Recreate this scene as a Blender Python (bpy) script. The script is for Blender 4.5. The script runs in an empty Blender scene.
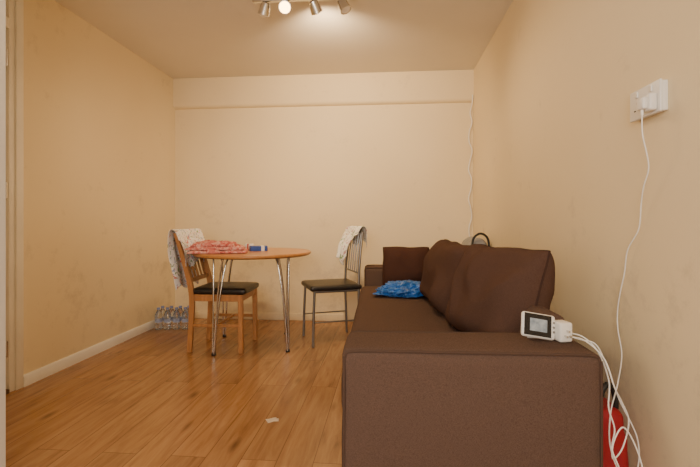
import bpy, bmesh, math, random
from mathutils import Vector, Matrix, noise
random.seed(4)
R = math.radians
col = bpy.context.scene.collection

# ------------------------------------------------------------ materials
def new_mat(name):
    m = bpy.data.materials.new(name); m.use_nodes = True
    nt = m.node_tree; b = nt.nodes['Principled BSDF']
    return m, nt, b
def mat(name, c, rough=.5, metal=0, var=0, vscale=8, bump=0, bscale=60, trans=0, emis=None, estr=0, spec=None, stretch=(1,1,1), alpha=1):
    m, nt, b = new_mat(name); N = nt.nodes; L = nt.links
    b.inputs['Base Color'].default_value = (*c, 1); b.inputs['Roughness'].default_value = rough
    b.inputs['Metallic'].default_value = metal; b.inputs['Transmission Weight'].default_value = trans
    b.inputs['Alpha'].default_value = alpha
    if spec is not None: b.inputs['Specular IOR Level'].default_value = spec
    tc = N.new('ShaderNodeTexCoord'); mp = N.new('ShaderNodeMapping'); mp.inputs['Scale'].default_value = stretch
    L.new(tc.outputs['Object'], mp.inputs['Vector'])
    if var:
        n = N.new('ShaderNodeTexNoise'); n.inputs['Scale'].default_value = vscale; n.inputs['Detail'].default_value = 6
        L.new(mp.outputs[0], n.inputs['Vector'])
        r = N.new('ShaderNodeValToRGB')
        r.color_ramp.elements[0].position = .3; r.color_ramp.elements[1].position = .7
        r.color_ramp.elements[0].color = (*[x*(1-var) for x in c], 1); r.color_ramp.elements[1].color = (*[min(1, x*(1+var)) for x in c], 1)
        L.new(n.outputs['Fac'], r.inputs['Fac']); L.new(r.outputs['Color'], b.inputs['Base Color'])
    if bump:
        n2 = N.new('ShaderNodeTexNoise'); n2.inputs['Scale'].default_value = bscale; n2.inputs['Detail'].default_value = 4
        L.new(mp.outputs[0], n2.inputs['Vector'])
        bp = N.new('ShaderNodeBump'); bp.inputs['Strength'].default_value = bump; bp.inputs['Distance'].default_value = .01
        L.new(n2.outputs['Fac'], bp.inputs['Height']); L.new(bp.outputs[0], b.inputs['Normal'])
    if emis:
        b.inputs['Emission Color'].default_value = (*emis, 1); b.inputs['Emission Strength'].default_value = estr
    return m

def fabric_mat(name, c):
    """fine woven cloth: two crossed sets of short threads"""
    m, nt, b = new_mat(name); N = nt.nodes; L = nt.links
    tc = N.new('ShaderNodeTexCoord'); outs = []
    for sc in ((230, 230, 1100), (1100, 1100, 230)):
        mp = N.new('ShaderNodeMapping'); mp.inputs['Scale'].default_value = sc; L.new(tc.outputs['Object'], mp.inputs['Vector'])
        n = N.new('ShaderNodeTexNoise'); n.inputs['Scale'].default_value = 1; n.inputs['Detail'].default_value = 1
        L.new(mp.outputs[0], n.inputs['Vector']); outs.append(n.outputs['Fac'])
    ad = N.new('ShaderNodeMath'); ad.operation = 'ADD'; L.new(outs[0], ad.inputs[0]); L.new(outs[1], ad.inputs[1])
    hf = N.new('ShaderNodeMath'); hf.operation = 'MULTIPLY'; hf.inputs[1].default_value = .5; L.new(ad.outputs[0], hf.inputs[0])
    r = N.new('ShaderNodeValToRGB'); r.color_ramp.elements[0].position = .32; r.color_ramp.elements[1].position = .68
    r.color_ramp.elements[0].color = (*[x*.70 for x in c], 1); r.color_ramp.elements[1].color = (*[x*1.32 for x in c], 1)
    L.new(hf.outputs[0], r.inputs['Fac']); L.new(r.outputs['Color'], b.inputs['Base Color'])
    bp = N.new('ShaderNodeBump'); bp.inputs['Strength'].default_value = .14; bp.inputs['Distance'].default_value = .0015
    L.new(hf.outputs[0], bp.inputs['Height']); L.new(bp.outputs[0], b.inputs['Normal'])
    b.inputs['Roughness'].default_value = 1; b.inputs['Specular IOR Level'].default_value = .05
    return m

def wall_mat(name, c, c2, c3):
    m, nt, b = new_mat(name); N = nt.nodes; L = nt.links
    tc = N.new('ShaderNodeTexCoord')
    n = N.new('ShaderNodeTexNoise'); n.inputs['Scale'].default_value = 1.3; n.inputs['Detail'].default_value = 3
    L.new(tc.outputs['Object'], n.inputs['Vector'])
    r = N.new('ShaderNodeValToRGB'); e = r.color_ramp.elements
    e[0].position = .35; e[0].color = (*c2, 1); e[1].position = .65; e[1].color = (*c, 1)
    L.new(n.outputs['Fac'], r.inputs['Fac'])
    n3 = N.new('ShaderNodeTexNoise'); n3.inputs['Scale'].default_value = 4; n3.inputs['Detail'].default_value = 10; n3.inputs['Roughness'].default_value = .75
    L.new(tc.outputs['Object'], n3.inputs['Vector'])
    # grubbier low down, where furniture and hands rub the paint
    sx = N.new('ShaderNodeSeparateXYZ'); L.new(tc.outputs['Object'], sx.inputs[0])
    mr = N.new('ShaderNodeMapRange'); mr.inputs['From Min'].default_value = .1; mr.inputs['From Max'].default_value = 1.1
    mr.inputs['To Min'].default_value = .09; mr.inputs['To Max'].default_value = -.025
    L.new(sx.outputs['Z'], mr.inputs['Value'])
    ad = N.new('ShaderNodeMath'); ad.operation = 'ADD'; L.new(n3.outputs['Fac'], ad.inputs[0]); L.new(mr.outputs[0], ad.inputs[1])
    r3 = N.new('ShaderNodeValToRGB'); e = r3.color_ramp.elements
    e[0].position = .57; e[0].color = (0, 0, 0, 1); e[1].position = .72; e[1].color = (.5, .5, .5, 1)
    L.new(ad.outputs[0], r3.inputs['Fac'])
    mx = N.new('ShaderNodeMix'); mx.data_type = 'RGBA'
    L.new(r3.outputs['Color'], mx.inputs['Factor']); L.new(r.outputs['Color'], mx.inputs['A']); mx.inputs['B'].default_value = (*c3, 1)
    L.new(mx.outputs['Result'], b.inputs['Base Color'])
    n2 = N.new('ShaderNodeTexNoise'); n2.inputs['Scale'].default_value = 90
    L.new(tc.outputs['Object'], n2.inputs['Vector'])
    bp = N.new('ShaderNodeBump'); bp.inputs['Strength'].default_value = .1; bp.inputs['Distance'].default_value = .004
    L.new(n2.outputs['Fac'], bp.inputs['Height']); L.new(bp.outputs[0], b.inputs['Normal'])
    b.inputs['Roughness'].default_value = .6; b.inputs['Specular IOR Level'].default_value = .3
    return m

def floor_mat():
    m, nt, b = new_mat('oak_laminate'); N = nt.nodes; L = nt.links
    tc = N.new('ShaderNodeTexCoord'); mp = N.new('ShaderNodeMapping')
    mp.inputs['Rotation'].default_value = (0, 0, R(90)); L.new(tc.outputs['Object'], mp.inputs['Vector'])
    br = N.new('ShaderNodeTexBrick'); br.offset = .37; br.offset_frequency = 2
    br.inputs['Scale'].default_value = 1; br.inputs['Brick Width'].default_value = 1.25; br.inputs['Row Height'].default_value = .15
    br.inputs['Mortar Size'].default_value = .0016; br.inputs['Mortar Smooth'].default_value = .4; br.inputs['Bias'].default_value = 0
    br.inputs['Color1'].default_value = (0, 0, 0, 1); br.inputs['Color2'].default_value = (1, 1, 1, 1); br.inputs['Mortar'].default_value = (.5, .5, .5, 1)
    L.new(mp.outputs[0], br.inputs['Vector'])
    w = N.new('ShaderNodeMath'); w.operation = 'MULTIPLY'; w.inputs[1].default_value = 37.0
    L.new(br.outputs['Color'], w.inputs[0])
    st = N.new('ShaderNodeMapping'); st.inputs['Scale'].default_value = (1.2, 12, 1); L.new(mp.outputs[0], st.inputs['Vector'])
    g = N.new('ShaderNodeTexNoise'); g.noise_dimensions = '4D'; g.inputs['Scale'].default_value = 1.9; g.inputs['Detail'].default_value = 9
    g.inputs['Distortion'].default_value = .9; g.inputs['Roughness'].default_value = .64
    L.new(st.outputs[0], g.inputs['Vector']); L.new(w.outputs[0], g.inputs['W'])
    r = N.new('ShaderNodeValToRGB'); e = r.color_ramp.elements
    e[0].position = .25; e[0].color = (.175, .076, .028, 1); e[1].position = .75; e[1].color = (.50, .280, .126, 1)
    x = e.new(.41); x.color = (.320, .155, .060, 1); x = e.new(.55); x.color = (.405, .208, .084, 1)
    L.new(g.outputs['Fac'], r.inputs['Fac'])
    kst = N.new('ShaderNodeMapping'); kst.inputs['Scale'].default_value = (2.0, 6.5, 1); L.new(mp.outputs[0], kst.inputs['Vector'])
    v = N.new('ShaderNodeTexVoronoi'); v.inputs['Scale'].default_value = 1.0; L.new(kst.outputs[0], v.inputs['Vector'])
    kr = N.new('ShaderNodeValToRGB'); e = kr.color_ramp.elements
    e[0].position = .03; e[0].color = (.22, .17, .14, 1); e[1].position = .16; e[1].color = (1, 1, 1, 1)
    L.new(v.outputs['Distance'], kr.inputs['Fac'])
    m1 = N.new('ShaderNodeMix'); m1.data_type = 'RGBA'; m1.blend_type = 'MULTIPLY'; m1.inputs['Factor'].default_value = .65
    L.new(r.outputs['Color'], m1.inputs['A']); L.new(kr.outputs['Color'], m1.inputs['B'])
    pr = N.new('ShaderNodeMapRange'); pr.inputs['To Min'].default_value = .86; pr.inputs['To Max'].default_value = 1.10
    L.new(br.outputs['Color'], pr.inputs['Value'])
    m2 = N.new('ShaderNodeMix'); m2.data_type = 'RGBA'; m2.blend_type = 'MULTIPLY'; m2.inputs['Factor'].default_value = 1
    L.new(m1.outputs['Result'], m2.inputs['A']); L.new(pr.outputs[0], m2.inputs['B'])
    m3 = N.new('ShaderNodeMix'); m3.data_type = 'RGBA'; L.new(br.outputs['Fac'], m3.inputs['Factor'])
    L.new(m2.outputs['Result'], m3.inputs['A']); m3.inputs['B'].default_value = (.14, .058, .021, 1)
    L.new(m3.outputs['Result'], b.inputs['Base Color'])
    b.inputs['Roughness'].default_value = .25; b.inputs['Specular IOR Level'].default_value = .55
    bp = N.new('ShaderNodeBump'); bp.inputs['Strength'].default_value = .06; bp.inputs['Distance'].default_value = .003
    L.new(g.outputs['Fac'], bp.inputs['Height']); L.new(bp.outputs[0], b.inputs['Normal'])
    return m

def print_mat(name, base, spots, scale=18, thr=(.36, .42)):
    m, nt, b = new_mat(name); N = nt.nodes; L = nt.links
    tc = N.new('ShaderNodeTexCoord'); cur = None
    for i, c in enumerate(spots):
        mp = N.new('ShaderNodeMapping'); mp.inputs['Location'].default_value = (i*3.7, i*1.3, i*2.1)
        L.new(tc.outputs['Object'], mp.inputs['Vector'])
        n = N.new('ShaderNodeTexNoise'); n.inputs['Scale'].default_value = scale*(1+.25*i); n.inputs['Detail'].default_value = 2; n.inputs['Distortion'].default_value = 1.5
        L.new(mp.outputs[0], n.inputs['Vector'])
        r = N.new('ShaderNodeValToRGB'); e = r.color_ramp.elements
        e[0].position = 1-thr[1]; e[0].color = (0, 0, 0, 1); e[1].position = 1-thr[0]; e[1].color = (1, 1, 1, 1)
        L.new(n.outputs['Fac'], r.inputs['Fac'])
        mx = N.new('ShaderNodeMix'); mx.data_type = 'RGBA'; L.new(r.outputs['Color'], mx.inputs['Factor'])
        if cur: L.new(cur, mx.inputs['A'])
        else: mx.inputs['A'].default_value = (*base, 1)
        mx.inputs['B'].default_value = (*c, 1); cur = mx.outputs['Result']
    L.new(cur, b.inputs['Base Color']); b.inputs['Roughness'].default_value = .9
    return m

M = dict(
    wall=wall_mat('cream_wall_paint', (.88, .745, .505), (.855, .715, .475), (.56, .45, .32)),
    ceiling=mat('ceiling_paint', (.80, .745, .66), .8, var=.02, vscale=2),
    gloss=mat('white_gloss_paint', (.90, .88, .83), .35, var=.04, vscale=5),
    offwhite=mat('partition_paint', (.76, .75, .71), .5, var=.03),
    doorp=mat('cream_door_paint', (.92, .87, .76), .45, var=.05, vscale=4),
    doordark=mat('dark_threshold_wood', (.14, .075, .035), .5, var=.2, stretch=(1, 1, 6)),
    floor=floor_mat(),
    sofa=fabric_mat('brown_woven_fabric', (.114, .073, .057)),
    cushion=fabric_mat('brown_cushion_fabric', (.094, .053, .040)),
    throw=fabric_mat('dark_brown_pillow_fabric', (.062, .030, .023)),
    piping=mat('brown_piping', (.088, .055, .042), .9, bump=.2, spec=.1),
    cpiping=mat('dark_brown_piping', (.058, .032, .025), .9, bump=.2, spec=.1),
    plasticfoot=mat('black_plastic_foot', (.015, .014, .013), .5, var=.1),
    tabletop=mat('orange_beech_veneer', (.56, .25, .08), .3, var=.15, vscale=5, stretch=(1, 9, 1)),
    tableedge=mat('beech_edge', (.33, .13, .04), .4, var=.15, vscale=12),
    chrome=mat('brushed_chrome', (.68, .66, .63), .2, metal=1, var=.05),
    steel=mat('grey_painted_steel', (.28, .27, .26), .35, metal=.8, var=.08),
    beech=mat('honey_beech', (.50, .23, .08), .4, var=.2, vscale=6, stretch=(8, 8, 1)),
    vinyl=mat('black_vinyl', (.018, .015, .014), .38, bump=.15, bscale=90),
    white=mat('white_plastic', (.85, .83, .79), .35, var=.02),
    cable=mat('white_cable', (.90, .88, .84), .45, var=.03),
    dark=mat('dark_slot', (.02, .02, .02), .6, var=.1),
    screen=mat('monitor_screen', (.20, .21, .21), .15, var=.7, vscale=45, emis=(.55, .60, .60), estr=.30),
    bezel=mat('black_bezel', (.012, .012, .014), .25, var=.1),
    bulb=mat('lit_bulb', (1, .8, .5), .4, emis=(1, .58, .20), estr=16),
    dullbulb=mat('faint_glow_lamp_glass', (.35, .3, .25), .15, var=.2, emis=(1, .6, .3), estr=.3),  # faint warm glow put into the glass of the other three spots
    pet=mat('clear_bottle_plastic', (.90, .94, .98), .08, trans=.93, bump=.1, bscale=30),
    cap=mat('pale_blue_cap', (.22, .30, .60), .4, var=.05),
    blabel=mat('bottle_label', (.42, .50, .74), .5, var=.35, vscale=30),
    bluebag=mat('blue_polythene', (.024, .15, .50), .28, var=.3, vscale=14, bump=.4, bscale=28, spec=.45),
    bluebox=mat('blue_card', (.02, .07, .34), .4, var=.2, vscale=30),
    tissue=mat('white_tissue', (.8, .78, .76), .9, var=.05),
    red=mat('red_cloth', (.36, .010, .020), .6, var=.15, vscale=12, bump=.2, bscale=40),
    redw=mat('red_wrapper', (.5, .03, .03), .4, var=.1),
    blackp=mat('black_rubber', (.015, .015, .015), .5, var=.1),
    greybag=mat('grey_canvas', (.30, .30, .31), .8, var=.15, vscale=20),
    paper=mat('torn_paper', (.66, .55, .44), .8, var=.12, vscale=30),
    floral=print_mat('white_floral_cotton', (.94, .93, .92), [(.36, .44, .66), (.66, .22, .20), (.20, .36, .17)], 20, (.35, .40)),
    floral2=print_mat('white_green_cotton', (.92, .91, .87), [(.26, .42, .24), (.60, .34, .36)], 22, (.36, .41)),
    pink=print_mat('pink_red_print', (.56, .16, .14), [(.72, .36, .31), (.42, .06, .06), (.75, .45, .40)], 18, (.36, .48)),
)

# ------------------------------------------------------------ mesh building
class MB:
    def __init__(s): s.bm = bmesh.new()
    def box(s, c, size, bevel=0, seg=2, rot=None):
        r = bmesh.ops.create_cube(s.bm, size=1); vs = r['verts']
        for v in vs: v.co = Vector((v.co.x*size[0], v.co.y*size[1], v.co.z*size[2]))
        if bevel:
            es = list({e for v in vs for e in v.link_edges})
            o = bmesh.ops.bevel(s.bm, geom=es, offset=bevel, segments=seg, profile=.5, affect='EDGES')
            vs = list({v for f in o['faces'] for v in f.verts} | {v for v in vs if v.is_valid})
        for v in vs:
            if rot is not None: v.co = rot @ v.co
            v.co += Vector(c)
        return s
    def tube(s, pts, r, n=10):
        pts = [Vector(p) for p in pts]; rings = []
        T = [(pts[min(i+1, len(pts)-1)]-pts[max(i-1, 0)]).normalized() for i in range(len(pts))]
        up = Vector((0, 0, 1)) if abs(T[0].z) < .9 else Vector((1, 0, 0))
        nrm = (up - T[0]*up.dot(T[0])).normalized()
        for i, p in enumerate(pts):
            nrm = (nrm - T[i]*nrm.dot(T[i])).normalized(); bi = T[i].cross(nrm)
            rr = r[i] if isinstance(r, (list, tuple)) else r
            rings.append([s.bm.verts.new(p + (nrm*math.cos(a)+bi*math.sin(a))*rr) for a in [2*math.pi*k/n for k in range(n)]])
        for a, b in zip(rings, rings[1:]):
            for k in range(n): s.bm.faces.new((a[k], a[(k+1) % n], b[(k+1) % n], b[k]))
        s.bm.faces.new(rings[0][::-1]); s.bm.faces.new(rings[-1])
        return s
    def lathe(s, prof, o=(0, 0, 0), d=(0, 0, 1), n=24):
        q = Vector(d).to_track_quat('Z', 'Y'); o = Vector(o); rings = []
        for r, h in prof:
            rings.append([s.bm.verts.new(o + q @ Vector((r*math.cos(2*math.pi*k/n), r*math.sin(2*math.pi*k/n), h))) for k in range(n)])
        for a, b in zip(rings, rings[1:]):
            for k in range(n): s.bm.faces.new((a[k], a[(k+1) % n], b[(k+1) % n], b[k]))
        s.bm.faces.new(rings[0][::-1]); s.bm.faces.new(rings[-1])
        return s
    def prism(s, prof, y0, y1, bevel=0, seg=3):
        a = [s.bm.verts.new((x, y0, z)) for x, z in prof]; b = [s.bm.verts.new((x, y1, z)) for x, z in prof]
        n = len(prof); fs = [s.bm.faces.new(a), s.bm.faces.new(b[::-1])]
        for k in range(n): fs.append(s.bm.faces.new((a[k], b[k], b[(k+1) % n], a[(k+1) % n])))
        if bevel:
            es = list({e for f in fs for e in f.edges})
            bmesh.ops.bevel(s.bm, geom=es, offset=bevel, segments=seg, profile=.5, affect='EDGES')
        return s
    def bar(s, p0, p1, w, d, bevel=.003, xdir=None):
        p0 = Vector(p0); p1 = Vector(p1); z = (p1-p0).normalized()
        x = Vector(xdir or (1, 0, 0)); x = (x - z*x.dot(z)).normalized(); y = z.cross(x)
        m = Matrix((x, y, z)).transposed()
        return s.box((p0+p1)/2, (w, d, (p1-p0).length), bevel, 1, m)
    def build(s, name, m, parent=None, smooth=True, angle=38):
        bmesh.ops.recalc_face_normals(s.bm, faces=s.bm.faces)
        me = bpy.data.meshes.new(name); s.bm.to_mesh(me); s.bm.free()
        if smooth:
            for p in me.polygons: p.use_smooth = True
            me.set_sharp_from_angle(angle=R(angle))
        me.materials.append(m)
        o = bpy.data.objects.new(name, me); col.objects.link(o)
        if parent: o.parent = parent
        return o
def cat(pts, n=8):
    pts = [Vector(p) for p in pts]; P = [pts[0]]+pts+[pts[-1]]; out = []
    for i in range(1, len(P)-2):
        for k in range(n):
            t = k/n; a, b, c, d = P[i-1:i+3]
            out.append(.5*((2*b)+(-a+c)*t+(2*a-5*b+4*c-d)*t*t+(-a+3*b-3*c+d)*t**3))
    out.append(pts[-1]); return out
def tag(o, label, category, group=None):
    o['label'] = label; o['category'] = category
    if group: o['group'] = group
    return o
def thing(name, label, category, loc=(0, 0, 0), rz=0, group=None):
    o = bpy.data.objects.new(name, None); col.objects.link(o); o.location = loc; o.rotation_euler = (0, 0, rz); o.empty_display_size = .1
    return tag(o, label, category, group)
def copy_tree(o, parent=None):
    c = o.copy(); col.objects.link(c)
    if parent: c.parent = parent
    for ch in list(o.children): copy_tree(ch, c)
    return c
def struct(name, mb, m, parent=None, smooth=True):
    o = mb.build(name, m, parent, smooth)
    if not parent: o['kind'] = 'structure'
    return o

# ------------------------------------------------------------ room shell
XL, XR, YB, H = -2.143, .804, 4.16, 2.40
YF = -1.3
struct('floor', MB().box(((XL+XR)/2, (YB+YF)/2, -.05), (XR-XL+.3, YB-YF+.3, .1)), M['floor'], smooth=False)
struct('ceiling', MB().box(((XL+XR)/2, (YB+YF)/2, H+.05), (XR-XL+.3, YB-YF+.3, .1)), M['ceiling'], smooth=False)
struct('wall_back', MB().box(((XL+XR)/2, YB+.05, H/2), (XR-XL, .1, H)), M['wall'], smooth=False)
struct('wall_right', MB().box((XR+.05, (YB+YF)/2, H/2), (.1, YB-YF+.2, H)), M['wall'], smooth=False)
DY1 = 2.30; DY0 = 1.48; DH = 2.398
struct('wall_left', MB().box((XL-.05, (DY1+YB)/2+.05, H/2), (.1, YB-DY1+.1, H)), M['wall'], smooth=False)
struct('wall_left_near', MB().box(((XL-1.42)/2, 1.43, H/2), (-1.42-XL, .10, H)).box((-1.47, (1.38+YF)/2, H/2), (.1, 1.38-YF, H)), M['offwhite'], smooth=False)
struct('wall_front', MB().box(((-1.42+XR)/2, YF-.05, H/2), (XR+1.42, .1, H)), M['wall'], smooth=False)
struct('trim_1', MB().prism([(YB, 2.10), (YB-.018, 2.105), (YB-.034, 2.118), (YB-.040, 2.135), (YB-.040, 2.40), (YB, 2.40)], -XR, -XL), M['wall']).matrix_world = Matrix(((0, -1, 0, 0), (1, 0, 0, 0), (0, 0, 1, 0), (0, 0, 0, 1)))
struct('baseboard_left', MB().prism([(XL, 0), (XL+.016, 0), (XL+.016, .055), (XL+.008, .068), (XL, .068)], DY1+.04, YB), M['gloss'])
struct('baseboard_back', MB().box(((XL+XR)/2, YB-.007, .034), (XR-XL-.04, .014, .068), .004), M['wall'])
struct('baseboard_right', MB().box((XR-.007, (YB+YF)/2, .034), (.014, YB-YF-.06, .068), .004), M['gloss'])
door = struct('door_1', MB().box((XL-.045, (DY0+DY1)/2, DH/2), (.04, DY1-DY0, DH), .002), M['doorp'])
d = MB()
d.box((XL-.012, DY1-.022, DH/2), (.026, .044, DH), .003); d.box((XL+.005, DY1+.016, DH/2), (.016, .050, DH), .004)
d.box((XL-.012, DY0+.015, DH/2), (.026, .03, DH), .003); d.box((XL-.012, (DY0+DY1)/2, 2.10), (.026, DY1-DY0-.08, .06), .003)
d.build('door_frame', M['doorp'], door)
hg = MB()
for z in (.25, 1.15, 1.9): hg.lathe([(.007, -.045), (.007, .045)], (XL-.010, DY1-.050, z), n=12)
hg.build('hinge', M['chrome'], door)
MB().box((XL-.010, (DY0+DY1)/2, .011), (.03, DY1-DY0-.09, .022), .003).build('threshold', M['doordark'], door)
h = MB(); h.lathe([(.026, 0), (.026, .006), (.010, .008), (.010, .045)], (XL-.025, 1.60, 1.0), (1, 0, 0)); h.bar((XL+.015, 1.60, 1.0), (XL+.015, 1.71, 1.0), .016, .014)
h.build('door_handle', M['chrome'], door)

# ------------------------------------------------------------ sofa
SR = R(1.5)
sofa = thing('sofa', 'long brown woven fabric sofa standing along the right wall', 'sofa', (-.134, 1.243, 0), SR)
def sofa_w(x, y, z=0):
    return Vector((-.134+x*math.cos(SR)-y*math.sin(SR), 1.243+x*math.sin(SR)+y*math.cos(SR), z))
LEN = 2.46; AW = .23; SD = .740
def soft_box(c, size, bevel, cuts=10, bulge=(0, 0, 0), amp=.004, sc=4, seed=1):
    mb = MB(); bmesh.ops.create_cube(mb.bm, size=2)
    bmesh.ops.subdivide_edges(mb.bm, edges=mb.bm.edges[:], cuts=cuts, use_grid_fill=True)
    hs = Vector(size)/2
    for v in mb.bm.verts:
        p = v.co.copy()
        q = Vector([math.sin(p[i]*math.pi/2) for i in range(3)])
        w = Vector([q[i]*hs[i] for i in range(3)])
        inner = Vector([max(-hs[i]+bevel, min(hs[i]-bevel, w[i])) for i in range(3)])
        dd = w-inner
        if dd.length > 1e-7: w = inner + dd.normalized()*min(bevel, max(abs(dd.x), abs(dd.y), abs(dd.z)))
        for i in range(3):
            a, b = (i+1) % 3, (i+2) % 3
            w[i] += bulge[i]*q[i]*(1-q[a]**2)*(1-q[b]**2)
        w += (w.normalized()*amp*noise.noise(w*sc+Vector((seed, 0, seed))))
        v.co = w+Vector(c)
    return mb
for k, y0 in enumerate((0, LEN-AW)):
    arm = soft_box((SD/2, y0+AW/2, .335), (SD, AW, .53), .026, 22, (.002, .005, .005), .004, 5, k*3+1).build('armrest', M['sofa'], sofa, angle=80)
    for side in (0, 1):
        y = y0+(.006 if side == 0 else AW-.006)
        z1 = .595
        pts = [(.006, y, .08), (.006, y, .53), (.010, y, .578), (.030, y, z1)]+[(SD*t, y, z1+.002) for t in (.2, .4, .6, .8)]+[(SD-.030, y, z1), (SD-.010, y, .578), (SD-.006, y, .53), (SD-.006, y, .08)]
        MB().tube(cat(pts, 5), .0045, 8).build('piping', M['piping'], arm)
MB().box((.36, LEN/2, .17), (.67, LEN-2*AW+.02, .20), .02, 3).build('base', M['sofa'], sofa)
soft_box((.285, LEN/2, .368), (.62, LEN-2*AW-.004, .185), .045, 16, (.006, 0, .012), .008, 5, 5).build('seat_cushion', M['sofa'], sofa, angle=80)
bk = MB(); bk.prism([(.575, .10), (.575, .44), (.635, .640), (.66, .665), (.715, .665), (.735, .64), (.735, .08), (.60, .08)], AW-.012, LEN-AW+.10, .016, 3)
bk.build('backrest', M['sofa'], sofa)
for x in (.06, SD-.06):
    for y in (.07, LEN-.07):
        MB().lathe([(.022, 0), (.024, .01), (.028, .075)], (x, y, 0)).build('foot', M['plasticfoot'], sofa)

def pillow(w, h, t, p=3.0, n=44, wr=.006, seed=0, pinch=.05, sag=0., bot=1.0, rnd=0., slope=0.):
    """knife-edge pillow in y (width), z (height); bot>1 fattens the lower half as in a slumped cushion"""
    mb = MB(); bm = mb.bm; S = {}
    for side in (1, -1):
        for i in range(n+1):
            for j in range(n+1):
                u = math.sin((i/n-.5)*math.pi); v = math.sin((j/n-.5)*math.pi)
                bd = i in (0, n) or j in (0, n)
                if side == -1 and bd: S[(side, i, j)] = S[(1, i, j)]; continue
                f = max(0, (1-abs(u)**p))**.5*max(0, (1-abs(v)**p))**.5
                cu = math.sqrt(1-rnd*v**6*u*u); cv = math.sqrt(1-rnd*u**6*v*v)
                y = u*w/2*(1-pinch*(1-v*v))*cu; z = v*h/2*(1-pinch*(1-u*u))*cv
                x = side*t/2*f*(1+(bot-1)*(-v))
                rd = 1-2*abs(noise.noise(Vector((side*2., y*6, z*4))+Vector((seed*7, seed*3, seed))))
                nn = noise.noise(Vector((0, y*5, z*5))+Vector((seed*7+side, seed*3, seed)))+.8*rd
                if not bd: x += side*nn*wr*2.4*(f**.5)
                z += .012*noise.noise(Vector((0, y*6, z*6+seed)))
                z -= sag*(.5+.5*v)*(1-u*u)
                z += slope*u*(.5+.5*v)
                y += .010*noise.noise(Vector((3, y*5, z*6+seed)))
                S[(side, i, j)] = bm.verts.new((x, y, z+h/2))
    for side in (1, -1):
        for i in range(n):
            for j in range(n):
                q = [S[(side, i, j)], S[(side, i+1, j)], S[(side, i+1, j+1)], S[(side, i, j+1)]]
                bm.faces.new(q if side == 1 else q[::-1])
    ring = [(i, 0) for i in range(n)]+[(n, j) for j in range(n)]+[(i, n) for i in range(n, 0, -1)]+[(0, j) for j in range(n, 0, -1)]
    return mb, [S[(1, *a)].co.copy() for a in ring]
def cushion(name, label, w, h, t, loc, rot, m, seed, p=3., wr=.006, pinch=.05, sag=0., bot=1., rnd=0., slope=0., group=None, category='cushion'):
    mb, o = pillow(w, h, t, p, seed=seed, wr=wr, pinch=pinch, sag=sag, bot=bot, rnd=rnd, slope=slope)
    root = thing(name, label, category, loc, 0, group); root.rotation_euler = rot
    mb.build('cover', m, root, angle=150)
    MB().tube(o+[o[0]], .0048, 7).build('piping', M['cpiping'], root)
    return root
p = sofa_w(.555, .625, .458)
cushion('back_cushion', 'large plump brown back cushion nearest the near armrest', .60, .420, .21, p, (R(-3), R(17), SR+R(14)), M['cushion'], 1, 4.6, .012, .02, .002, 1.10, .03, .012, 'brown back cushions on the sofa')
p = sofa_w(.490, 1.31, .458)
cushion('back_cushion', 'brown back cushion in the middle of the sofa, behind the nearest one', .72, .400, .22, p, (R(1), R(14), SR+R(5)), M['cushion'], 2, 4.6, .012, .02, .002, 1.10, .03, 0, 'brown back cushions on the sofa')
p = sofa_w(.330, 2.125, .470)
cushion('throw_pillow', 'small dark brown square pillow leaning on the far armrest', .365, .305, .14, p, (0, R(12), R(91)), M['throw'], 3, 3.6, .006, .015, .002, 1., .05, 0, None, 'pillow')

# blue bag on seat
bag = thing('carrier_bag', 'crumpled blue plastic carrier bag lying on the sofa seat', 'plastic bag', sofa_w(.305, 1.70, .474), .2)
mb = MB(); bmesh.ops.create_icosphere(mb.bm, subdivisions=6, radius=1)
for v in mb.bm.verts:
    c = v.co.copy()
    k = 1+.36*noise.noise(c*1.9+Vector((3, 1, 2)))+.26*(1-2*abs(noise.noise(c*3.8)))+.13*(1-2*abs(noise.noise(c*9)))
    x, y, z = c.x*.160*k, c.y*.115*k, c.z*.060*k
    if z < 0: z *= .25
    v.co = Vector((x, y, z+.016))
mb.build('bag_body', M['bluebag'], bag, angle=180)
hnd = MB(); hnd.tube(cat([(-.10, -.03, .03), (-.15, -.05, .035), (-.18, -.03, .016), (-.17, .02, .012), (-.11, .03, .03)], 6), [.012]*13+[.010]*12, 8)
hnd.build('handle', M['bluebag'], bag)

# ------------------------------------------------------------ table
TX, TY, TZ, TR = -1.062, 3.32, .737, .455
table = thing('dining_table', 'round orange-brown wooden table on splayed chrome rod legs', 'table', (TX, TY, 0))
MB().lathe([(TR-.012, TZ-.024), (TR-.003, TZ-.021), (TR, TZ-.012), (TR-.002, TZ-.004), (TR-.006, TZ)], n=72).build('tabletop', M['tabletop'], table)
MB().lathe([(TR-.02, TZ-.0290), (TR-.012, TZ-.0238)], n=72).build('edge_underside', M['tableedge'], table)
for a in (-123, -29, 59, 149):
    a = R(a); u = Vector((math.cos(a), math.sin(a), 0)); t = Vector((-u.y, u.x, 0)); top = TZ-.032
    def P(r, s_, z): return u*r+t*s_+Vector((0, 0, z))
    lg = MB()
    for s_ in (-1, 1):
        lg.tube(cat([P(.368, s_*.008, .012), P(.360, s_*.014, .18), P(.348, s_*.026, .42), P(.335, s_*.044, .62), P(.325, s_*.060, top)], 6), .0066, 10)
    lg.tube(cat([P(.355, 0, .012), P(.340, 0, .18), P(.310, 0, .42), P(.270, 0, .62), P(.235, 0, top)], 6), .0066, 10)
    leg = lg.build('leg', M['chrome'], table)
    MB().box(P(.285, 0, top+.001), (.13, .16, .006), .002, 1, Matrix.Rotation(a, 3, 'Z')).build('mounting_plate', M['steel'], leg)
    MB().lathe([(.014, 0), (.016, .006), (.014, .018), (.010, .024)], P(.364, 0, 0)).build('foot', M['blackp'], leg)

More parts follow.
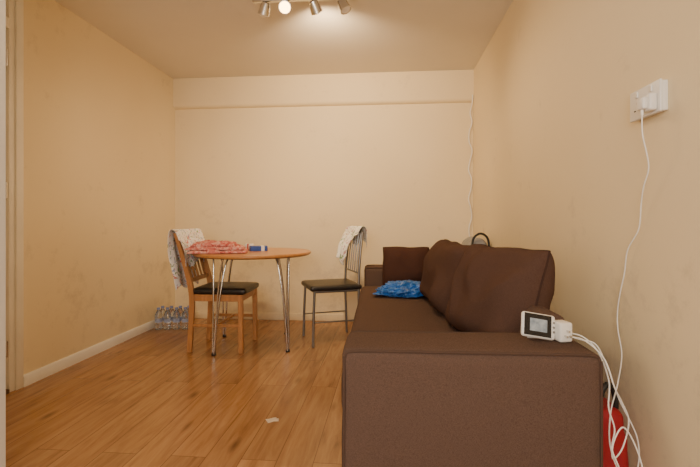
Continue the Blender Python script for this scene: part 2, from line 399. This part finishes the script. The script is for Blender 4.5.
def folded_cloth():
    mb = MB(); nx, ny = 44, 30; lay = 3
    for l in range(lay):
        T = [[None]*(ny+1) for _ in range(nx+1)]; B = [[None]*(ny+1) for _ in range(nx+1)]
        for i in range(nx+1):
            for j in range(ny+1):
                u = math.sin((i/nx-.5)*math.pi); v = math.sin((j/ny-.5)*math.pi)
                f = max(0, 1-abs(u)**4)**.5*max(0, 1-abs(v)**4)**.5
                sx = (.205, .20, .155)[l]; sy = (.155, .14, .12)[l]
                x = u*sx*(1+.12*noise.noise(Vector((v*2, l*3, 1))))-.018*l; y = v*sy*(1+.14*noise.noise(Vector((u*2, l*5, 2))))
                z0 = .001+l*.025
                wv = .020*noise.noise(Vector((u*2.5, v*2.5, l*4.)))+.008*noise.noise(Vector((u*7, v*7, l*2.)))
                T[i][j] = mb.bm.verts.new((x, y, z0+.006+.029*f+max(-.010, wv)*f)); B[i][j] = mb.bm.verts.new((x, y, z0+.003*(1-f)))
        for i in range(nx):
            for j in range(ny):
                mb.bm.faces.new((T[i][j], T[i+1][j], T[i+1][j+1], T[i][j+1])); mb.bm.faces.new((B[i][j], B[i][j+1], B[i+1][j+1], B[i+1][j]))
        for i in range(nx):
            for j in (0, ny): mb.bm.faces.new((T[i][j], B[i][j], B[i+1][j], T[i+1][j]))
        for j in range(ny):
            for i in (0, nx): mb.bm.faces.new((T[i][j], T[i][j+1], B[i][j+1], B[i][j]))
    return mb
fc = folded_cloth().build('folded_cloth', M['pink'], None, angle=60)
tag(fc, 'folded pink and red patterned cloth on the left side of the round table', 'cloth'); fc.location = (-1.275, 3.16, TZ); fc.rotation_euler = (0, 0, R(14))
tb = thing('tissue_packet', 'small flat blue packet near the middle of the round table', 'packet', (-1.035, 3.36, TZ), R(25))
MB().box((0, 0, .020), (.135, .085, .040), .0025, 1).build('wrapper', M['bluebox'], tb)
MB().box((.030, 0, .0202), (.03, .0856, .0404), .0025, 1).build('pale_band', M['tissue'], tb)
rb = thing('wrapped_packet', 'small white and red packet lying between folded cloth and blue packet', 'packet', (-1.145, 3.47, TZ), R(-20))
MB().box((0, 0, .025), (.075, .04, .05), .008, 3).build('wrapper', M['tissue'], rb)
MB().box((.0, 0, .0252), (.024, .0405, .0505), .006, 3).build('wrapper_band', M['redw'], rb)

# ------------------------------------------------------------ wooden chair
ch = thing('dining_chair', 'honey wood dining chair with black seat pad, left of the round table', 'chair', (-1.268, 3.262, 0), R(1))
for s_ in (-1, 1):
    y = s_*.178
    MB().bar((.185, y, 0), (.180, y, .43), .034, .034).build('leg', M['beech'], ch)
    rl = MB(); bm = rl.bm; prof = [(-.208, 0, .034), (-.195, .22, .036), (-.192, .44, .038), (-.245, .66, .034), (-.315, .885, .026)]
    prev = None
    for q in cat([(x, z, w) for x, z, w in prof], 6):
        x, z, w = q; r_ = [bm.verts.new((x+dx*w/2, y+dy*.013, z)) for dx, dy in ((-1, -1), (1, -1), (1, 1), (-1, 1))]
        if prev:
            for k in range(4): bm.faces.new((prev[k], prev[(k+1) % 4], r_[(k+1) % 4], r_[k]))
        else: bm.faces.new(r_[::-1])
        prev = r_
    bm.faces.new(prev); rl.build('leg', M['beech'], ch, angle=30)
    MB().bar((-.19, y, .20), (.18, y, .20), .022, .018, .003, (0, 0, 1)).build('stretcher', M['beech'], ch)
fr = MB()
for s_ in (-1, 1): fr.bar((-.185, s_*.178, .405), (.18, s_*.178, .405), .05, .020, .003, (0, 0, 1))
fr.bar((.183, -.17, .405), (.183, .17, .405), .05, .020, .003, (0, 0, 1)); fr.bar((-.19, -.17, .405), (-.19, .17, .405), .05, .020, .003, (0, 0, 1))
fr.build('seat_frame', M['beech'], ch)
MB().bar((0, -.175, .20), (0, .175, .20), .022, .018, .003, (0, 0, 1)).build('stretcher', M['beech'], ch)
soft_box((.012, 0, .452), (.415, .380, .045), .020, 12, (0, 0, .010), .001, 6, 2).build('seat', M['vinyl'], ch, angle=80)
MB().bar((-.303, -.175, .850), (-.303, .175, .850), .058, .020, .006, (0, 0, 1)).build('top_rail', M['beech'], ch)
MB().bar((-.215, -.175, .53), (-.215, .175, .53), .032, .018, .004, (0, 0, 1)).build('lower_rail', M['beech'], ch)
for i in range(5):
    y = -.12+.06*i
    MB().bar((-.217, y, .54), (-.298, y, .83), .010, .024, .003).build('slat', M['beech'], ch)

def drape(path, y0, y1, fold=.012, ny=44, seed=0, hemvar=.05):
    mb = MB(); P = cat([(x, 0, z) for x, z in path], 8); n = len(P)
    zt = max(q.z for q in P); it = max(range(n), key=lambda i: P[i].z); V = []
    for i, q in enumerate(P):
        row = []
        d_ = min(1, (zt-q.z)/.16)
        side = -1 if i < it else 1
        cx = (P[0].x+P[-1].x)/2
        out = Vector((1 if q.x > cx else -1, 0, 0))
        for j in range(ny+1):
            v = j/ny
            y = y0+(y1-y0)*v
            y = (y-(y0+y1)/2)*(1-.22*d_*((zt-q.z)/.5))+(y0+y1)/2+.012*noise.noise(Vector((v*3, q.z*4, seed)))
            w = math.sin(v*17+seed+2*noise.noise(Vector((v*2, q.z*3, seed+side))))*.6+noise.noise(Vector((v*6, q.z*5, seed+side*2)))
            z = q.z
            if d_ > .5: z -= hemvar*noise.noise(Vector((v*2.2, side*3., seed)))*(zt-q.z)/.3
            row.append(mb.bm.verts.new(Vector((q.x, y, z))+out*(fold*d_*(w+.9))+Vector((0, 0, .003*noise.noise(Vector((v*9, i*.3, seed)))))))
        V.append(row)
    for a, b in zip(V, V[1:]):
        for j in range(ny): mb.bm.faces.new((a[j], a[j+1], b[j+1], b[j]))
    return mb
def solid(o, t=.002):
    m = o.modifiers.new('thick', 'SOLIDIFY'); m.thickness = t; m.offset = 1
c1 = drape([(-.244, .64), (-.252, .78), (-.270, .85), (-.294, .897), (-.316, .912), (-.338, .897), (-.340, .84), (-.325, .72), (-.305, .58), (-.285, .46)], -.235, .225, .015, seed=2, hemvar=.14).build('draped_garment', M['floral'], None, angle=75)
c1.matrix_world = Matrix.Translation((-1.268, 3.262, 0)) @ Matrix.Rotation(R(1), 4, 'Z')
solid(c1); tag(c1, 'white floral printed garment draped over the back of the wooden chair', 'clothing')

# ------------------------------------------------------------ metal chair
MC = (-.470, 3.50, 0); MR = R(203)
mc = thing('dining_chair', 'grey metal dining chair with black seat between the table and the sofa', 'chair', MC, MR)
for s_ in (-1, 1):
    y = s_*.178
    MB().tube(cat([(.188, y, .004), (.184, y*.98, .22), (.175, y*.95, .425)], 5), .0105, 12).build('leg', M['steel'], mc)
    MB().tube(cat([(-.195, y, .004), (-.188, y, .22), (-.182, y, .44), (-.190, y*.98, .62), (-.208, y*.95, .80), (-.222, y*.90, .885)], 6), .0105, 12).build('leg', M['steel'], mc)
    MB().tube([(.184, y*.98, .19), (-.189, y, .19)], .006, 8).build('stretcher', M['steel'], mc)
MB().tube(cat([(.175, -.169, .425), (-.18, -.176, .425), (-.18, .176, .425), (.175, .169, .425), (.175, -.169, .425)], 1), .009, 8).build('seat_frame', M['steel'], mc)
soft_box((.0, 0, .452), (.42, .39, .042), .019, 12, (0, 0, .010), .001, 6, 4).build('seat', M['vinyl'], mc, angle=80)
MB().tube(cat([(-.222, -.160, .885), (-.232, -.08, .903), (-.236, 0, .908), (-.232, .08, .903), (-.222, .160, .885)], 6), .0105, 12).build('top_rail', M['steel'], mc)
MB().tube([(-.188, -.175, .56), (-.188, .175, .56)], .007, 8).build('lower_rail', M['steel'], mc)
for i in range(5):
    y = -.11+.055*i
    MB().tube(cat([(-.188, y, .56), (-.203, y, .73), (-.232, y, .90)], 4), .005, 8).build('slat', M['steel'], mc)
c2 = drape([(-.115, .655), (-.130, .75), (-.165, .83), (-.203, .908), (-.235, .932), (-.260, .912), (-.258, .86), (-.250, .78)], -.225, .145, .019, seed=5, hemvar=.14).build('draped_garment', M['floral2'], None, angle=75)
c2.matrix_world = Matrix.Translation(MC) @ Matrix.Rotation(MR, 4, 'Z')
solid(c2); tag(c2, 'small white and green printed garment hung over the metal chair back', 'clothing')

# ------------------------------------------------------------ ceiling spotlights
LZ = H
lt = thing('ceiling_spotlight_bar', 'chrome ceiling bar with four swivelling spotlights, one lit', 'ceiling light', (-.52, 2.64, LZ))
MB().box((0, 0, -.012), (.12, .075, .024), .004).build('ceiling_plate', M['chrome'], lt)
MB().box((0, 0, -.040), (.66, .028, .016), .004).box((0, 0, -.028), (.03, .02, .02)).build('bar', M['chrome'], lt)
dirs = [((-.25, .0), (-.35, .3, -.9)), ((-.12, 0), (.12, -.93, -.42)), ((.065, 0), (.3, .55, -.78)), ((.245, 0), (.45, -.1, -.88))]
for i, ((x, y), dd) in enumerate(dirs):
    dv = Vector(dd).normalized(); piv = Vector((x, y, -.088))
    sh = MB(); sh.lathe([(.014, -.036), (.028, -.030), (.033, -.005), (.037, .035), (.038, .040), (.034, .040), (.032, .034)], piv, dv)
    hd = sh.build('spot_head', M['chrome'], lt)
    MB().tube([(x, y, -.046), (x, y, -.070)], .006, 10).build('stem', M['chrome'], hd)
    MB().lathe([(.029, .030), (.033, .0335), (.022, .044), (.008, .048)], piv, dv).build('bulb', M['bulb'] if i == 1 else M['dullbulb'], hd)

# ------------------------------------------------------------ wall socket, plug, cables
sk = thing('double_wall_socket', 'white double wall socket high on the right wall', 'socket', (XR, 1.385, 1.340))
MB().box((-.009, 0, 0), (.018, .150, .088), .003).build('back_box', M['white'], sk)
MB().box((-.021, 0, 0), (.008, .156, .094), .0035, 3).build('faceplate', M['white'], sk)
for y in (-.036, .036):
    MB().box((-.0265, y, .030), (.004, .013, .019), .002).build('rocker_switch', M['white'], sk)
hs_ = MB()
for (y, z, a, b) in ((.036, .004, .004, .009), (.025, -.018, .008, .004), (.047, -.018, .008, .004)): hs_.box((-.0253, y, z), (.001, a, b))
hs_.build('socket_holes', M['dark'], sk, smooth=False)
pl = thing('plug_charger', 'white plug-in charger in the nearer outlet of the wall socket', 'charger', (XR-.0255, 1.340, 1.330))
MB().box((-.012, 0, -.006), (.023, .050, .050), .006, 3).build('plug_body', M['white'], pl)
MB().box((-.030, 0, -.008), (.016, .036, .036), .006, 3).build('adaptor_head', M['white'], pl)
MB().tube([(-.030, 0, -.022), (-.030, 0, -.042)], .004, 8).build('strain_relief', M['cable'], pl)
CR = .0020
cd = MB().tube(cat([(XR-.0555, 1.340, 1.288), (XR-.055, 1.338, 1.23), (XR-.030, 1.352, 1.14), (XR-.026, 1.385, 1.08), (XR-.016, 1.415, 1.03), (XR-.010, 1.44, .95), (XR-.014, 1.495, .88), (XR-.010, 1.522, .80), (XR-.012, 1.545, .73), (XR-.010, 1.566, .66), (XR-.014, 1.555, .60), (XR-.03, 1.50, .53),
     (.710, 1.400, .47), (.662, 1.345, .40), (.650, 1.320, .31), (.69, 1.325, .22), (.738, 1.345, .24), (.74, 1.35, .33), (.690, 1.35, .44), (.645, 1.335, .55), (.615, 1.335, .609), (.580, 1.350, .618), (.540, 1.368, .628)], 10), CR, 8).build('charger_cable', M['cable'])
tag(cd, 'white charging cable hanging from the wall socket down to the monitor', 'cable')
cd2 = MB().tube(cat([(.560, 1.392, .627), (.590, 1.360, .624), (.617, 1.325, .590), (.628, 1.285, .52), (.620, 1.270, .45), (.636, 1.27, .39), (.622, 1.255, .34), (.640, 1.25, .28), (.626, 1.245, .22), (.66, 1.25, .14), (.70, 1.24, .07), (.74, 1.20, .006), (.70, 1.12, .005), (.72, 1.0, .005)], 10), CR, 8).build('power_cable', M['cable'])
tag(cd2, 'white cable dropping behind the near armrest to the floor', 'cable')
cd4 = MB().tube(cat([(.555, 1.385, .617), (.580, 1.33, .622), (.612, 1.28, .585), (.632, 1.262, .51), (.665, 1.29, .46), (.690, 1.30, .40), (.665, 1.285, .33), (.628, 1.262, .31), (.626, 1.255, .36), (.655, 1.26, .40), (.69, 1.26, .34), (.70, 1.25, .27), (.665, 1.25, .23), (.64, 1.24, .19), (.69, 1.23, .12), (.775, 1.14, .006), (.75, 1.0, .005)], 10), CR, 8).build('looped_cable', M['cable'])
tag(cd4, 'white cable looping in a small coil beside the near armrest corner', 'cable')
pts = [(.790, 4.110, 2.16), (.788, 4.108, 2.09)]
for k in range(14):
    z = 2.0-k*.09; pts.append((.776+.016*math.sin(k*1.9), 4.144+.008*math.cos(k*2.3), z))
pts += [(.775, 4.12, .7), (.76, 4.10, .45), (.77, 4.12, .2), (.76, 4.12, .03)]
cd3 = MB().tube(cat(pts, 6), .0065, 8).build('corner_cable', M['cable'])
tag(cd3, 'thin white cable running down the back right corner of the room', 'cable')

# ------------------------------------------------------------ baby monitor and adaptor on arm
AZ = .604
mo = thing('video_monitor', 'white handheld baby monitor with black-framed screen propped on the near armrest', 'monitor', (.458, 1.365, AZ), 0)
rot = Matrix.Rotation(R(16), 3, 'Z') @ Matrix.Rotation(R(-14), 3, 'X') @ Matrix.Rotation(R(11), 3, 'Y')
def mp_(v): return rot @ Vector(v)
MB().box(mp_((0, 0, .049)), (.112, .018, .076), .009, 4, rot).build('case', M['white'], mo)
MB().box(mp_((-.006, -.0093, .050)), (.092, .001, .066), .0004, 1, rot).build('bezel', M['bezel'], mo)
MB().box(mp_((-.004, -.0101, .050)), (.058, .0008, .038), 0, 1, rot).build('screen', M['screen'], mo)
bt = MB()
for k in range(3): bt.lathe([(.0035, 0), (.0035, .0015), (.002, .002)], mp_((.048, -.009, .036+.014*k)), mp_((0, -1, 0)), 12)
bt.build('button', M['steel'], mo)
MB().box(Vector((.004, .022, .026)), (.05, .005, .052), .002, 1, Matrix.Rotation(R(28), 3, 'X')).build('stand', M['white'], mo)
ad = thing('mains_adaptor', 'small white block adaptor on the armrest right of the monitor', 'adaptor', (.538, 1.388, AZ-.001), R(15))
MB().box((0, 0, .031), (.044, .050, .060), .007, 3).build('adaptor_body', M['white'], ad)
pn = MB()
for x, z in ((-.007, .022), (.007, .022), (0, .037)): pn.box((x, -.031, z), (.004, .014, .006))
pn.build('prong', M['chrome'], ad)

# ------------------------------------------------------------ red bag in the gap
fe = thing('red_bag', 'upright red bag with dark handle squeezed between sofa and right wall', 'bag', (.706, 1.55, 0), R(2))
mb = soft_box((0, 0, .185), (.115, .24, .37), .025, 14, (.006, .0, .0), .012, 9, 3)
for v in mb.bm.verts:
    if v.co.z > .28: v.co.x *= .80; v.co.z += .012*noise.noise(v.co*14)
mb.build('bag_body', M['red'], fe, angle=80)
MB().tube(cat([(-.035, -.10, .35), (-.030, -.105, .41), (-.012, -.10, .445), (.012, -.09, .440), (.028, -.085, .40), (.030, -.08, .35)], 8), .009, 10).build('handle', M['blackp'], fe)

# ------------------------------------------------------------ bag behind sofa
bg = thing('upright_bag', 'grey upright bag with dark looped handle behind the sofa cushions', 'bag', (.698, 3.60, 0), R(1.5))
mb = soft_box((0, 0, .42), (.16, .36, .84), .05, 14, (.01, .01, .0), .006, 4, 8)
for v in mb.bm.verts:
    if v.co.z > .74: k = (v.co.z-.74)/.10; v.co.x = v.co.x*math.sqrt(max(.05, 1-.85*min(1, k)**2))+.012*min(1, k)
mb.build('bag_body', M['greybag'], bg, angle=80)
MB().tube(cat([(-.050, -.19, .70), (-.050, -.19, .79), (-.034, -.19, .850), (.015, -.19, .878), (.062, -.19, .850), (.078, -.19, .79), (.078, -.19, .70)], 8), .009, 12).build('handle', M['blackp'], bg)
for z in (.25, .55): MB().box((-.078, 0, z), (.012, .26, .012), .003).build('strap', M['blackp'], bg)

# ------------------------------------------------------------ water bottles
b0 = thing('water_bottle', '', 'bottle', (0, 0, 0), 0, 'clear water bottles by the left wall')
MB().lathe([(.024, 0), (.030, .004), (.0315, .012), (.0315, .045), (.0300, .050), (.0315, .056), (.0315, .115), (.0295, .135), (.018, .163), (.0125, .172), (.0125, .184)], n=24).build('bottle_body', M['pet'], b0)
MB().lathe([(.0320, .066), (.0320, .096)], n=24).build('paper_label', M['blabel'], b0)
MB().lathe([(.0145, .178), (.0148, .180), (.0148, .194), (.0135, .196)], n=20).build('cap', M['cap'], b0)
for j in range(2):
    for i in range(4):
        b = b0 if (i, j) == (0, 0) else copy_tree(b0)
        b.location = (-2.060+.078*i, 3.70+.071*j+.012*i, 0); b.rotation_euler = (0, 0, random.random()*6)
        b['label'] = 'clear plastic water bottle in the cluster on the floor by the left wall'

# ------------------------------------------------------------ paper scrap
ps = MB(); n = 10; V = {}
for i in range(n+1):
    for j in range(n+1):
        u = i/n*2-1; v = j/n*2-1; k = 1+.35*noise.noise(Vector((u*1.5, v*1.5, 4)))
        V[i, j] = ps.bm.verts.new((u*.028*k, v*.022*k, .0012+.0008*abs(noise.noise(Vector((u*2, v*2, 7))))))
for i in range(n):
    for j in range(n): ps.bm.faces.new((V[i, j], V[i+1, j], V[i+1, j+1], V[i, j+1]))
o = ps.build('paper_scrap', M['paper']); o.location = (-.566, 2.06, -.0007); o.rotation_euler = (0, 0, .5)
solid(o, .0004); tag(o, 'small flat scrap of pale paper lying on the open floor', 'paper')

# ------------------------------------------------------------ lights
def area(loc, target, size, energy, color, sy=None):
    l = bpy.data.lights.new('area_light', 'AREA'); l.energy = energy; l.color = color; l.size = size
    if sy: l.shape = 'RECTANGLE'; l.size_y = sy
    o = bpy.data.objects.new('area_light', l); col.objects.link(o); o.location = loc
    o.rotation_euler = (Vector(target)-Vector(loc)).to_track_quat('-Z', 'Y').to_euler(); return o
area((-.3, -1.2, 1.45), (-.3, 2, 1.15), 1.2, 49, (1, .93, .845), 1.0)
for (x, y), dd, e in ((dirs[0][0], dirs[0][1], 14), (dirs[1][0], dirs[1][1], 8), (dirs[2][0], (.05, .90, -.40), 38), (dirs[3][0], dirs[3][1], 13)):
    l = bpy.data.lights.new('spot_lamp', 'SPOT'); l.energy = e*2.5; l.color = (1, .71, .40); l.spot_size = R(136); l.spot_blend = 1; l.shadow_soft_size = .05
    dv = Vector(dd).normalized()
    o = bpy.data.objects.new('spot_lamp', l); col.objects.link(o); o.location = Vector((-.52+x, 2.64+y, LZ-.088))+dv*.07
    o.rotation_euler = dv.to_track_quat('-Z', 'Y').to_euler()
w = bpy.data.worlds.new('World'); bpy.context.scene.world = w; w.use_nodes = True
w.node_tree.nodes['Background'].inputs[0].default_value = (1, .85, .7, 1); w.node_tree.nodes['Background'].inputs[1].default_value = .3

# ------------------------------------------------------------ camera
cam = bpy.data.cameras.new('Camera'); co = bpy.data.objects.new('Camera', cam); col.objects.link(co)
cam.sensor_width = 36; cam.lens = 429/700*36; cam.shift_y = -12.5/700; cam.clip_start = .02
co.location = (0, 0, .976); co.rotation_euler = (R(90), 0, R(5.06))
bpy.context.scene.camera = co
